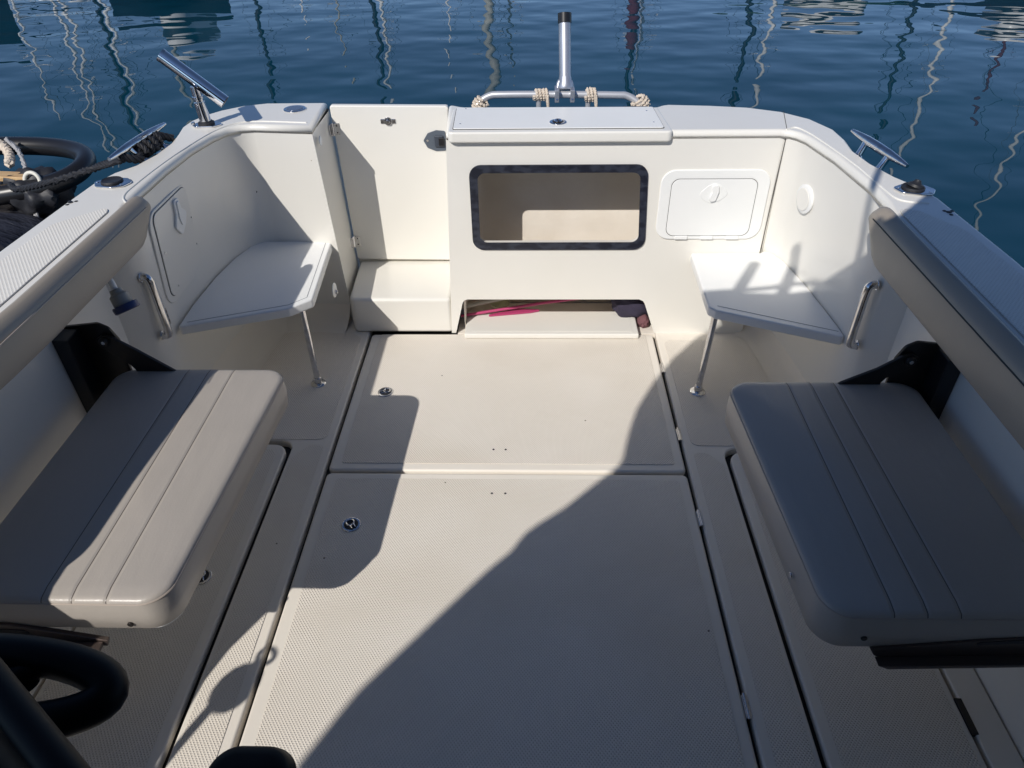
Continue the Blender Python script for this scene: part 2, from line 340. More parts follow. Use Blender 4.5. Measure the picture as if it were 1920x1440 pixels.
# door
door = prism('transom_door', fillet([(-.798, .186), (-.348, .180), (-.334, .866), (-.814, .872)], .012), 2.93, 2.958, gel, boat, 'y', bev=.006)
hd = prism('door_latch', fillet([(-.352, .688), (-.352, .768), (-.39, .772), (-.425, .76), (-.445, .73), (-.43, .70), (-.395, .686)], .008), 2.926, 2.93, mat('grey_plastic', (.10, .12, .15), .4), door, 'y', bev=.001)
box('latch_knob', -.398, -.362, 2.917, 2.927, .705, .752, mat('dark_grey', (.05, .06, .08), .4), hd, bev=.004)
box('latch_knob', -.38, -.357, 2.910, 2.92, .712, .745, blk, hd, bev=.003)
disc('screw', (-.428, 2.9255, .73), .005, .001, steel, hd, (0, -1, 0))
dl = disc('door_bolt', (-.582, 2.9295, .809), .017, .006, steel, door, (0, -1, 0)); disc('bolt_pin', (-.582, 2.9235, .809), .008, .008, chrome, dl, (0, -1, 0))
box('door_bolt', -.613, -.551, 2.926, 2.9298, .799, .818, steel, door, bev=.003)
for x, z in ((-.813, .779), (-.801, .278)):
    hg = box('hinge', x + .002, x + .028, 2.925, 2.9295, z - .024, z + .024, steel, door, bev=.001)
    tube('hinge_pin', [(x, 2.922, z - .026), (x, 2.922, z + .026)], .0055, steel, hg, 10)
    box('hinge_leaf', x - .009, x - .004, 2.90, 2.925, z - .022, z + .022, steel, hg, bev=.001)
    for dz in (-.014, .014): disc('screw', (x + .018, 2.9245, z + dz), .003, .001, blkm, hg, (0, -1, 0))
# step below the door
prism('step', fillet([(-.776, 2.598), (-.3405, 2.598), (-.3405, 2.955), (-.792, 2.955)], [.03, 0, 0, 0]), .0, .17, gel, boat, bev=.016, seg=4)
box('sill', -.80, -.345, 2.955, 2.97, -.6, .19, gel, boat)
# --- access hatch on the transom (starboard)
ah = prism('access_hatch', rrect(.488, .896, .447, .727, .055, 8), 2.5895, 2.5965, plastic, boat, 'y', bev=.004)
prism('hatch_door', rrect(.5275, .8505, .4625, .6935, .03, 8), 2.5880, 2.590, gap, ah, 'y', bev=0)
hd2 = prism('hatch_door', rrect(.529, .849, .464, .692, .03, 8), 2.5865, 2.592, plastic, ah, 'y', bev=.0015)
prism('hatch_handle', fillet([(.633, .634), (.665, .667), (.69, .678), (.715, .667), (.748, .636), (.72, .610), (.685, .596), (.655, .61)], .015), 2.5845, 2.5875, plastic, hd2, 'y', bev=.003)
prism('handle_grip', fillet([(.678, .672), (.704, .672), (.708, .645), (.700, .610), (.680, .604), (.674, .62), (.682, .645)], .010), 2.5765, 2.5850, plastic, hd2, 'y', bev=.003)
for x in (.565, .665, .765): box('hatch_knuckle', x, x + .05, 2.584, 2.5895, .448, .463, plastic, ah, bev=.003)
# port access hatch on the side wall
def on_wall(name, poly, off, th, m, parent, bev=.003):
    # wall plane x = -1.228; poly in (y,z); faces +X
    bm = prism_bm(poly, off, off + th, 'x')
    for v in bm.verts: v.co.x += -1.262 + v.co.z * .0675 if v.co.z < .9 else 0
    return link(name, bm, m, parent, bev=bev, seg=3)
pa = on_wall('access_hatch', fillet([(2.045, .455), (2.39, .455), (2.385, .835 - .05), (2.06, .785)], .055, 8), -.002, .008, gel, boat, .005)
on_wall('hatch_door', fillet([(2.0735, .4785), (2.3465, .4785), (2.3465, .7765), (2.0835, .7765)], .03, 8), .0055, .0015, gap, pa, 0)
pd = on_wall('hatch_door', fillet([(2.075, .480), (2.345, .480), (2.345, .775), (2.085, .775)], .03, 8), .006, .004, gel, pa, .0015)
on_wall('hatch_handle', fillet([(2.225, .765), (2.262, .765), (2.268, .725), (2.30, .70), (2.275, .665), (2.235, .640), (2.20, .68), (2.222, .72)], .012), .0095, .009, plastic, pd, .003)
on_wall('hatch_handle', fillet([(2.236, .758), (2.254, .758), (2.258, .70), (2.245, .66), (2.232, .70)], .006), .018, .005, plastic, pd, .002)
for y, z in ((2.10, .64), (2.13, .50), (2.33, .56), (2.335, .66)): disc('screw', (-1.251 + z * .0675, y, z), .0035, .001, steel, pd, (1, 0, 0), 10)
# round cap starboard, small fittings
disc('round_cap', (.985, 2.452, .67), .052, .010, plastic, boat, (-1, -.22, 0), 36, .3); disc('round_cap', (.974, 2.449, .67), .040, .002, gel, boat, (-1, -.22, 0), 36, .1)
disc('deck_light', (-.8125, 2.72, .80), .018, .004, plastic, boat, (1, 0, 0)); 
disc('tie_point', (-1.10, 2.712, .606), .014, .008, plastic, boat, (0, -1, 0)); disc('tie_point', (-1.10, 2.7045, .606), .005, .006, blkm, boat, (0, -1, 0))
disc('oval_cap', (-.94, 2.885, .8702), .045, .005, steel, boat, e=.1); disc('oval_cap', (-.94, 2.885, .8745), .034, .002, mat('smoky', (.18, .22, .3), .2, .6), boat)
box('maker_plate', -1.234, -1.2295, 2.008, 2.03, .41, .475, label_m, boat, bev=.0006)
for k in range(3): box('maker_plate', -1.2295, -1.2289, 2.012, 2.026, .42 + .018 * k, .430 + .018 * k, blkm, boat, bev=0)
disc('drain_fitting', (-.7975, 2.50, .27), .03, .004, plastic, boat, (1, 0, 0)); disc('drain_fitting', (-.7945, 2.50, .262), .010, .01, steel, boat, (1, 0, 0))
# coaming beads and raised non-skid panels on the gunwales
bead = smoothpath([(-1.165, 1.93, .8705), (-1.225, 2.01, .8705), (-1.232, 2.12, .8705), (-1.222, 2.30, .8705), (-1.20, 2.48, .8705), (-1.17, 2.62, .8705), (-1.12, 2.71, .8705), (-1.04, 2.735, .8705), (-.85, 2.715, .8705)])
tube('coaming_bead', bead, .0028, gel, boat, 8)
bead = smoothpath([(.915, 2.60, .8705), (.955, 2.62, .8705), (.985, 2.55, .8705), (1.012, 2.40, .8705), (1.035, 2.22, .8705), (1.045, 2.05, .8705), (1.06, 1.965, .8705), (1.13, 1.94, .8705)])
tube('coaming_bead', bead, .0028, gel, boat, 8)
def panel(poly, z, m, parent, rim=.012):
    prism('nonskid_panel', fillet(poly, .05, 8), z, z + .004, m, parent, bev=.002)
panel([(-1.240, .43), (-1.217, 1.2), (-1.217, 1.90), (-1.235, 1.925), (-1.335, 1.81), (-1.348, 1.6), (-1.348, .43)], .8702, skid2, boat)
panel([(1.022, -1), (1.16, -1), (1.158, 1.55), (1.145, 1.76), (1.08, 1.88), (1.03, 1.905), (1.022, 1.86)], .8702, skid2, boat)
# seams in the moulding
tube('seam', [(.916, 2.5955, .40), (.9165, 2.5915, .80), (.917, 2.592, .86)], .0014, gap, boat, 6)
tube('seam', [(.917, 2.60, .8705), (.965, 2.815, .8705)], .0012, gap, boat, 6)
# cove between the wall and floor
def cove(path, r):
    bm = bmesh.new(); prev = None; pts = smoothpath([(x, y, 0) for x, y in path], 5)
    for i, p in enumerate(pts):
        t = (pts[min(i + 1, len(pts) - 1)] - pts[max(i - 1, 0)]).normalized(); nn_ = Vector((-t.y, t.x, 0))
        row = []
        for k in range(9):
            a = math.pi / 2 * k / 8
            row.append(bm.verts.new(p + nn_ * (r - r * math.cos(a)) * 1.0 - nn_ * .004 + Vector((0, 0, r * (1 - math.sin(a)) + .001)))) 
        if prev:
            for k in range(8): bm.faces.new((prev[k], prev[k + 1], row[k + 1], row[k]))
        prev = row
    return link('cove', bm, floorm, boat)
cove([(-1.275, 1.90), (-1.262, 1.99), (-1.260, 2.22), (-1.245, 2.42), (-1.22, 2.58), (-1.185, 2.665), (-1.135, 2.72), (-1.07, 2.735), (-.80, 2.70)][::-1], .13)
cove([(.905, 2.665), (.945, 2.65), (.985, 2.61), (1.01, 2.54), (1.035, 2.34), (1.06, 2.06), (1.066, 1.90)][::-1], .10)

# ================================================================== floor
box('cockpit_base', -1.34, 1.16, -1.2, 2.95, -.30, -.035, gap, boat, bev=0)
stripL = fillet([(-.707, 3.0), (-1.33, 3.0), (-1.33, 1.885), (-.872, 1.885), (-.855, 1.87), (-.852, -1.2), (-.707, -1.2)], [0, 0, 0, .03, .02, 0, 0])
FL = prism('cockpit_floor', [(-.707, 3.0), (-1.33, 3.0), (-1.33, 1.893), (-.90, 1.893)] + [(-.90 + .05 * math.sin(a), 1.843 + .05 * math.cos(a)) for a in [R(v) for v in (15, 30, 45, 60, 75, 90)]] + [(-.850, -1.2), (-.707, -1.2)], -.035, 0, floorm, boat, bev=.007)
FR = prism('cockpit_floor', [(.540, 3.0), (1.14, 3.0), (1.14, 1.863), (.725, 1.863)] + [(.725 - .05 * math.sin(a), 1.813 + .05 * math.cos(a)) for a in [R(v) for v in (15, 30, 45, 60, 75, 90)]] + [(.675, -1.2), (.540, -1.2)], -.035, 0, floorm, boat, bev=.007)
def skidsheet(poly, parent, r=.03): return prism('nonskid_panel', fillet(poly, r, 6), .0005, .0022, skid, parent, bev=.0008, seg=2)
skidsheet([(-.835, -1.1), (-.735, -1.1), (-.735, 1.862), (-.79, 1.866), (-.835, 1.80)], FL, .015)
skidsheet([(-.735, 1.895), (-.735, 2.56), (-.80, 2.60), (-1.08, 2.60), (-1.11, 2.30), (-1.12, 1.90), (-.90, 1.895)], FL, .03)
skidsheet([(.568, -1.1), (.660, -1.1), (.660, 1.78), (.61, 1.836), (.568, 1.832)], FR, .015)
skidsheet([(.568, 1.872), (.568, 2.54), (.86, 2.54), (.93, 2.42), (.95, 1.90), (.72, 1.872)], FR, .03)
# centre hatches
def flush_pull(x, y, parent, rot=0, z=.0025):
    p = disc('pull_ring', (x, y, z), .030, .003, steel, parent, e=.12)
    disc('ring_well', (x, y, z + .003), .0225, .0008, rub, p, e=.02)
    cr, sr = math.cos(rot), math.sin(rot)
    def T(a, b): return (x + a * cr - b * sr, y + a * sr + b * cr, z + .006)
    tube('ring', [T(.006 + .012 * math.cos(a), .012 * math.sin(a)) for a in [k * math.pi / 8 for k in range(16)]], .0026, chrome, p, 8, True)
    tube('ring', [T(-.006, .006), T(-.021, .006)], .002, chrome, p, 8); tube('ring', [T(-.006, -.006), T(-.021, -.006)], .002, chrome, p, 8)
h1 = prism('floor_hatch', rrect(-.694, .528, 1.742, 2.588, .018), -.028, 0, floorm, boat, bev=.009, seg=4)
skidsheet([(-.655, 1.775), (.495, 1.775), (.495, 2.582), (-.655, 2.582)], h1, .012)
h2 = prism('floor_hatch', rrect(-.694, .528, -.9, 1.730, .018), -.028, 0, floorm, boat, bev=.009, seg=4)
skidsheet([(-.655, -.85), (.495, -.85), (.495, 1.700), (-.655, 1.700)], h2, .012)
flush_pull(-.566, 2.172, h1, .5); flush_pull(-.563, 1.494, h2, 2.2)
for x in (-.13, -.087): disc('screw_hole', (x, 1.846, .0022), .0042, .0006, blkm, h1, seg=12, e=.1)
for x in (-.126, -.082): disc('screw_hole', (x, 1.634, .0022), .0042, .0006, blkm, h2, seg=12, e=.1)
for y, pr_ in ((2.34, h1), (1.932, h1), (1.534, h2), (.921, h2)):
    hg = box('hinge', .5275, .541, y - .030, y + .030, -.012, .001, steel, pr_, bev=.001)
    tube('hinge_pin', [(.534, y - .033, .002), (.534, y + .033, .002)], .0042, steel, hg, 10)
# side hatches below the seats
s1 = prism('floor_hatch', fillet([(-1.252, -1.0), (-.866, -1.0), (-.866, 1.872), (-1.252, 1.872)], [0, 0, .05, 0], 8), -.028, 0, floorm, boat, bev=.007)
skidsheet([(-1.235, -.95), (-.895, -.95), (-.895, 1.845), (-1.235, 1.845)], s1, .04)
flush_pull(-.963, 1.29, s1, 2.0)
s2 = prism('floor_hatch', fillet([(.691, -1.0), (1.052, -1.0), (1.052, 1.845), (.691, 1.845)], [0, 0, 0, .05], 8), -.028, 0, floorm, boat, bev=.007)
skidsheet([(.72, -.95), (1.035, -.95), (1.035, 1.815), (.72, 1.815)], s2, .04)
hg = box('hinge', 1.050, 1.068, .86, .95, -.01, .002, blkm, s2, bev=.001)
box('cockpit_floor', -1.33, -1.262, -1.0, 1.88, -.035, 0, floorm, boat, bev=.005)
box('cockpit_floor', 1.062, 1.14, -1.0, 1.86, -.035, 0, floorm, boat, bev=.005)
# floor inside the lower locker
box('locker_floor', -.32, .90, 2.60, 2.86, -.20, -.005, floorm, boat, bev=.002)
# transom outside, swim platform
box('swim_platform', -1.0, .8, 2.90, 3.35, -.12, -.05, gel, boat, bev=.02)
# unseen cabin roof, outline shaped to cast the cockpit shadow; dark bulkhead and side
roofm = mat('roof_grey', (.14, .14, .14), .6)  # dark underside, keeps bounce light out of the shaded cockpit
roof = prism('shadow_roof', [(-1.782, -1.282), (-1.705, -1.145), (-1.400, -.770), (-1.310, -.675), (-1.290, -.629), (-1.246, -.587), (-1.168, -.525), (-1.066, -.420), (-.965, -.318), (-.924, -.245), (-.886, -.097), (-.841, .037), (-.754, .207), (-.68, .32), (-.55, .48), (-.40, .565), (-.25, .572), (-.113, .565), (.0, .590), (.09, .60), (.19, .60), (.25, .626), (.285, .657), (.334, .709), (.462, .849), (.62, 1.02), (1.25, 1.02), (1.35, .6), (1.35, -3.2), (-1.782, -3.2)], 2.0, 2.06, roofm, boat, bev=.004)
cab_dark = mat('low_bounce_dark', (.03, .035, .04), .12)  # unseen cabin panels added dark, so little light bounces into the shade
box('cabin_bulkhead', -1.20, 1.15, -1.25, -1.2, -.2, 1.99, cab_dark, boat)
box('cabin_side', 1.14, 1.18, -1.2, .05, .87, 2.0, cab_dark, boat)

# ================================================================== roof rail (its shadow falls on the starboard corner)
def bp(p, z):
    t = z - p[2]; return (p[0] - .62 * t, p[1] - 1.02 * t, z)
rl = thing('roof_rail', (-.2, .9, 2.06), 'thin tubular rail with rod tubes on the cabin roof, seen as bars of shade', 'rail')
railA = [bp(p, 2.2) for p in [(.62, 2.275, .385), (.753, 2.293, .385), (.874, 2.312, .385), (1.0, 2.33, .40), (1.01, 2.18, .485), (1.01, 2.012, .632), (1.01, 1.955, .701), (.96, 1.85, .86)]]
tube('rail_tube', smoothpath(railA), .011, steel, rl, 10)
railB = [bp(p, 2.16) for p in [(1.137, 2.288, .87), (1.042, 2.108, .87), (1.01, 2.04, .82), (1.01, 2.014, .722), (1.01, 1.998, .618), (1.01, 1.975, .533)]]
tube('rail_tube', smoothpath(railB), .011, steel, rl, 10)
for a, c in (((.73, 2.236, .385), (.87, 2.50, .385)), ((.885, 2.217, .385), (1.03, 2.51, .42))):
    p0 = Vector(bp(a, 2.12)); p1 = Vector(bp(c, 2.12)); tube('rod_tube', [p0, p1], .021, steel, rl, 14)

# ================================================================== seats
def cushion_bm(x0, x1, y0, y1, z0, z1, r, e, xs=1):
    """upholstered slab: rounded outline with crowned top"""
    bm = bmesh.new(); rings = []
    prof = [(e * .55, z0), (0.002, z0 + e * .4), (-.002, z0 + (z1 - z0) * .5), (0, z1 - e), (e * .12, z1 - e * .5), (e * .42, z1 - e * .13), (e, z1), (e * 2.2, z1 + .003)]
    for d, z in prof:
        o_ = fillet([(x0 + d, y0 + d), (x1 - d, y0 + d), (x1 - d, y1 - d), (x0 + d, y1 - d)], max(.01, r - d), 9); rings.append([bm.verts.new((x, y, z)) for x, y in o_])
    N = len(rings[0])
    for A, B in zip(rings, rings[1:]):
        for k in range(N): bm.faces.new((A[k], A[(k + 1) % N], B[(k + 1) % N], B[k]))
    bm.faces.new(rings[0][::-1]); bm.faces.new(rings[-1]); return bm
def seat(side, lab):
    s = side
    if s < 0: x0, x1, y0, y1 = -1.215, -.713, .862, 1.672; vm = vL; wall = -1.325; xin = x1
    else: x0, x1, y0, y1 = .553, 1.078, .850, 1.618; vm = vR; wall = 1.145; xin = x0
    def X(d): return (xin + d) if s > 0 else (xin - d)      # distance from the inner edge outward
    def taper(bm):
        xo = x0 + x1 - xin
        for v in bm.verts: v.co.x += (xo - xin) / abs(xo - xin) * .034 * (v.co.x - xo) / (xin - xo) * (1 - (v.co.y - y0) / (y1 - y0)) 
        return bm
    t = thing('folding_seat', ((x0 + x1) / 2, (y0 + y1) / 2, .39), lab, 'seat', 'folding side seats')
    c = link('cushion', taper(cushion_bm(x0, x1, y0, y1, .382 if s < 0 else .366, .482, .062, .015)), vm, t)
    pip = fillet([(x0 + .0012, y0 + .0012), (x1 - .0012, y0 + .0012), (x1 - .0012, y1 - .0012), (x0 + .0012, y1 - .0012)], .061, 9)
    link('piping', taper(tube_bm([(x, y, .470) for x, y in pip], .0026, 6, closed=True)), stitch, c)
    link('seat_board', taper(prism_bm(rrect(x0 + .012, x1 - .012, y0 + .012, y1 - .012, .05), .372 if s < 0 else .358, .388)), plastic, t, bev=.003)
    for k, (d, y) in enumerate(((.07, y0 + .004), (.02, 1.2))):
        pass
    disc('cover_stud', (X(.125), y0 - .0005, .407), .0065, .004, blkm, t, (0, -1, 0), 14)
    if s > 0: disc('cover_stud', (x0 + .026, 1.0, .41), .0085, .008, chrome, t, (-1, 0, 0), 14)
    sg = -1 if s < 0 else 1
    for yy, far in ((y1 - .012, True), (y0 + .03, False)):
        zt = (.628 if s < 0 else .605) if far else .46
        pl_ = [(wall, .33), (wall, zt), (wall - sg * .10, zt + .012), (wall - sg * .128, zt - .004), (wall - sg * .145, zt - .045), (wall - sg * .142, .36), (wall - sg * .08, .33)]
        br = prism('wall_bracket', fillet(pl_, [0, 0, .02, .02, .02, .02, 0]), yy + .006, yy + .016, blkm, t, 'y', bev=.002)
        box('bracket_flange', min(wall, wall - sg * .045), max(wall, wall - sg * .045), yy - .060, yy + .006, .34, zt - .004, blk, br, bev=.004)
        if far:
            disc('pivot_bolt', (wall - sg * .112, yy - .008, zt - .04), .014, .008, blkm, br, (0, -1, 0), 16)
            disc('pivot_bolt', (wall - sg * .112, yy - .015, zt - .04), .006, .003, steel, br, (0, -1, 0), 12)
            q_ = zt - .628
            arm = [(wall - sg * .085, .592 + q_), (wall - sg * .11, .608 + q_), (wall - sg * .135, .600 + q_), (wall - sg * .19, .558 + q_), (wall - sg * .275, .488), (wall - sg * .30, .468), (wall - sg * .30, .42), (wall - sg * .17, .42), (wall - sg * .168, .488), (wall - sg * .158, .505), (wall - sg * .10, .562 + q_)]
            prism('folding_arm', fillet(arm, .008, 3), yy - .007, yy + .003, blkm, t, 'y', bev=.0015)
    # under-seat rail seen at the near end
    if s < 0:
        prism('support_rail', [(-.905, .352), (-.912, .332), (-1.0, .336), (-1.30, .340), (-1.30, .415), (-1.10, .405)], y0 - .006, y0 + .004, brown, t, 'y', bev=.0015)
        prism('support_rail', [(-.915, .350), (-.92, .334), (-1.30, .342), (-1.30, .350)], y0 - .030, y0 - .007, brown, t, 'y', bev=.0015)
        prism('slot', fillet([(-1.06, .372), (-1.30, .385), (-1.30, .40), (-1.07, .388)], .006), y0 - .0075, y0 - .0055, blk, t, 'y', bev=0)
    else:
        prism('support_rail', [(.70, .372), (.712, .352), (.735, .340), (1.13, .360), (1.13, .435), (.92, .410)], y0 - .006, y0 + .004, brown, t, 'y', bev=.0015)
        prism('support_rail', [(.712, .352), (.735, .340), (1.13, .360), (1.13, .368), (.74, .350)], y0 - .030, y0 - .007, brown, t, 'y', bev=.0015)
        prism('slot', fillet([(.90, .395), (1.13, .415), (1.13, .43), (.91, .405)], .006), y0 - .0075, y0 - .0055, blk, t, 'y', bev=0)
    return t
seat(-1, 'folding seat left of the walkway, half in the sun, with stitched grey-beige cushion')
seat(1, 'folding seat right of the walkway, entirely in shade, with dark looking cushion')

def bolster(s, lab):
    if s < 0: xo, xi, y1, y0, zs, zb = -1.192, -1.147, 2.015, .60, .850, .760
    else: xo, xi, y1, y0, zs, zb = 1.002, .953, 1.915, .60, .852, .746
    d = 1 if s < 0 else -1
    t = thing('backrest_bolster', ((xo + xi) / 2, 1.2, .80), lab, 'backrest', 'backrests along the gunwales')
    # cross-section (x,z) extruded along y with shaped ends
    prof = [(xo, zs - .05), (xo, zs + .022), (xo + d * .005, zs + .029), (xo + d * .014, zs + .032), (xo + d * .026, zs + .028), (xi - d * .007, zs + .015), (xi - d * .002, zs + .005), (xi, zs - .003), (xi + d * .002, zs - .03), (xi + d * .002, zb + .02), (xi - d * .003, zb + .005), (xi - d * .012, zb), (xi - d * .025, zb)]
    bm = bmesh.new(); rows = []
    ys = []
    L_ = y1 - y0
    for f, sc in ((0, .55), (.004, .74), (.012, .88), (.026, .97), (.045, 1), (L_ * .15, 1), (L_ * .25, 1), (L_ * .35, 1), (L_ * .45, 1), (L_ * .55, 1), (L_ * .75, 1), (L_ - .045, 1), (L_ - .026, .985), (L_ - .012, .93), (L_ - .004, .83), (L_, .68)):
        ys.append((y0 + f, sc))
    cx_, cz = (xo + xi) / 2, (zs + zb) / 2
    for y, sc in ys:
        q_ = max(0, min(1, (1.40 - y) / .75)); bend = -d * .045 * q_ * q_ * (3 - 2 * q_) if s < 0 else 0
        rows.append([bm.verts.new((cx_ + bend + (x - cx_) * sc, y - (.10 * max(0, (zs - z) / (zs - zb)) if y > y1 - .06 else 0), cz + (z - cz) * sc)) for x, z in prof])
    N = len(prof)
    for A, B in zip(rows, rows[1:]):
        for k in range(N): bm.faces.new((A[k], A[(k + 1) % N], B[(k + 1) % N], B[k]))
    bm.faces.new(rows[0][::-1]); bm.faces.new(rows[-1])
    o = link('pad', bm, taupe, t)
    tube('seam_piping', [(xi - d * .0005, max(y0 + .03, 1.22 if s < 0 else 0), zs + .001), (xi - d * .0005, y1 - .04, zs + .001)], .0018, stitch if s < 0 else blk, t, 6)
    return t
bolster(-1, 'taupe padded backrest on the left gunwale, its rolled top in the sun')
bolster(1, 'taupe padded backrest on the right gunwale, mostly in shade with a lit end')

# ================================================================== corner tables
def corner_table(poly, rad, leg_top, leg_foot, lab, groove):
    t = thing('corner_table', (leg_foot[0], leg_foot[1], 0), lab, 'corner seat', 'corner boards on steel legs')
    top = prism('table_top', fillet(poly, rad, 6), .348, .385, plastic, t, bev=.007, seg=3)
    if groove: tube('edge_groove', [(x, y, .3853) for x, y in groove], .0013, mat('groove_grey', (.4, .42, .43), .6), top, 6)
    lg = tube('leg', [leg_foot, leg_top], .0115, steel, t, 16)
    link('foot', lathe_bm([(.030, 0), (.030, .003), (.026, .006), (.015, .008), (.0145, .03), (.0135, .031)], (leg_foot[0], leg_foot[1], .001)), steel, lg, bev=.0005)
    return t
corner_table([(-1.215, 2.712), (-.835, 2.712), (-.798, 2.235), (-.868, 2.168), (-1.222, 2.045), (-1.2265, 2.2), (-1.218, 2.40), (-1.197, 2.56), (-1.168, 2.65)], [.0, .01, .02, .02, .01, 0, 0, 0, 0], (-.845, 2.232, .35), (-.843, 2.227, .002),
             'white corner board on a steel leg in the left aft corner, half shaded', [(-.857, 2.70), (-.822, 2.245), (-.875, 2.192), (-1.20, 2.075)])
corner_table([(.640, 2.595), (.912, 2.595), (.94, 2.613), (.966, 2.586), (.99, 2.525), (1.018, 2.34), (1.041, 2.05), (1.042, 1.985), (.650, 2.155), (.630, 2.18)], [.01, 0, 0, 0, 0, 0, 0, .01, .02, .02], (.664, 2.195, .35), (.646, 2.182, .002),
             'white triangular corner board on a steel leg, right aft corner, crossed by rail shadows', [(.662, 2.185), (1.03, 2.02)])

# ================================================================== grab handles
for x, y, s in ((-1.238, 1.968, 1), (1.05, 1.915, -1)):
    t = thing('grab_handle', (x, y, .39), 'upright stainless grab handle on the %s wall beside the corner board' % ('left' if s > 0 else 'right'), 'handle', 'stainless grab handles')
    tube('grip', smoothpath([(x, y, .400), (x + s * .018, y, .402), (x + s * .026, y, .42), (x + s * .027, y, .51), (x + s * .026, y, .60), (x + s * .018, y, .620), (x, y, .622)], 6), .0125, steel, t, 16)
    for z in (.402, .620): disc('base_flange', (x, y, z), .016, .004, steel, t, (s, 0, 0))

# ================================================================== rod sockets, cleats
def socket(x, y, rot, lab, boot):
    t = thing('rod_socket', (x, y, .87), lab, 'rod socket', 'flush rod sockets in the deck')
    c, s = math.cos(rot), math.sin(rot)
    P0 = [(-.058, 0), (-.035, -.036), (.02, -.040), (.052, -.026), (.062, .01), (.035, .038), (-.02, .040)]
    prism('flange', fillet([(x + a * c - b_ * s, y + a * s + b_ * c) for a, b_ in P0], .016), .8705, .8765, steel, t, bev=.0025)
    link('rim', lathe_bm([(.032, 0), (.033, .003), (.030, .006), (.0275, .004)], (x, y + .004, .8765)), rub, t)
    disc('bore', (x, y + .004, .8775), .0265, .001, blk, t)
    for a, b_ in ((-.042, -.006), (.043, -.018), (.01, .033)): disc('screw', (x + a * c - b_ * s, y + a * s + b_ * c, .8765), .005, .002, chrome, t, seg=12)
    if boot:
        link('rubber_cap', lathe_bm([(.024, 0), (.022, .007), (.014, .011), (.009, .017), (.008, .020)], (x + .008, y + .010, .8785), (.25, .1, 1)), rub, t)
    return t
socket(-1.31, 2.115, -.1, 'flush steel rod socket on the left gunwale, beside the black mooring rope', False)
socket(1.125, 2.035, -.25, 'flush steel rod socket with a black rubber cap on the right gunwale', True)
def cleat(a, b_, base, lab):
    t = thing('cleat', base, lab, 'cleat', 'mooring cleats')
    a, b_, base = Vector(a), Vector(b_), Vector(base); m_ = (a + b_) / 2; d = (b_ - a)
    pts = [a, a + d * .12, a + d * .3, a + d * .5, a + d * .7, a + d * .88, b_]; rs = [.006, .010, .0145, .0155, .0145, .010, .006]
    sp = smoothpath(pts, 4); rr_ = [rs[min(6, int(i / 4))] * (1 - (i % 4) / 4) + rs[min(6, int(i / 4) + 1)] * ((i % 4) / 4) for i in range(len(sp))]
    tube('horn', sp, rr_, steel, t, 14)
    for f in (.30, .70):
        q0 = a + d * f; q1 = base + d * (f - .5) * .95
        tube('cleat_leg', smoothpath([q0, q0.lerp(q1, .5), q1], 5), [.0125 - .0015 * math.sin(math.pi * i / 10) + (.006 if i > 8 else 0) for i in range(11)], steel, t, 12)
        disc('bolt', q1 + d.normalized() * .03 + Vector((0, 0, .0)), .008, .007, chrome, t, seg=12)
    dn = d.normalized(); sd = dn.cross(Vector((0, 0, 1)))
    q = [base - dn * .10 - sd * .014, base + dn * .10 - sd * .014, base + dn * .10 + sd * .014, base - dn * .10 + sd * .014]
    prism('base_plate', fillet([(v.x, v.y) for v in q], .01), base.z - .006, base.z, steel, t, bev=.002)
    return t
cleat((1.095, 2.475, .905), (1.155, 2.165, .895), (1.100, 2.315, .845), 'bare steel mooring cleat on the right gunwale edge')
cleat((-1.335, 2.60, .905), (-1.365, 2.235, .905), (-1.315, 2.44, .845), 'steel mooring cleat on the left gunwale edge wrapped in black rope')
# black mooring rope
pp = smoothpath([(-1.30, 2.56, .865), (-1.335, 2.50, .895), (-1.31, 2.44, .872), (-1.345, 2.40, .893), (-1.325, 2.34, .868), (-1.36, 2.30, .89), (-1.40, 2.36, .86), (-1.55, 2.45, .80), (-1.80, 2.55, .71), (-2.10, 2.75, .60), (-2.28, 2.95, .54)], 10)
o = link('mooring_rope', rope_bm(pp, .014, .06), ropeb); tag(o, 'black twisted mooring rope running from the left cleat towards the next boat', 'rope')
pp = [Vector((-1.335, 2.42, .88)) + Vector((.028 * math.cos(a), a * .006 - .05, .022 * math.sin(a))) for a in [k * .35 for k in range(60)]]
o2 = link('rope_turns', rope_bm(pp, .009, .04), ropeb, o)
for x, y, k in ((-1.366, 1.971, 0), (1.158, 1.88, 1)):
    bm = lathe_bm([(.008, 0), (.007, .0015), (.003, .002)], (x, y, .8702), seg=7)
    for j in range(3): lathe_bm([(.006, 0), (.005, .001), (.002, .0015)], (x + .012 * math.cos(j * 2.3), y + .017 * math.sin(j * 2.1 + .5), .8703), seg=6, bm=bm)
    tag(link('deck_fixing', bm, rub), 'small dark broken fixing on the %s gunwale outboard of the textured panel' % ('right' if k else 'left'), 'fixing', 'broken fixings on the gunwales')

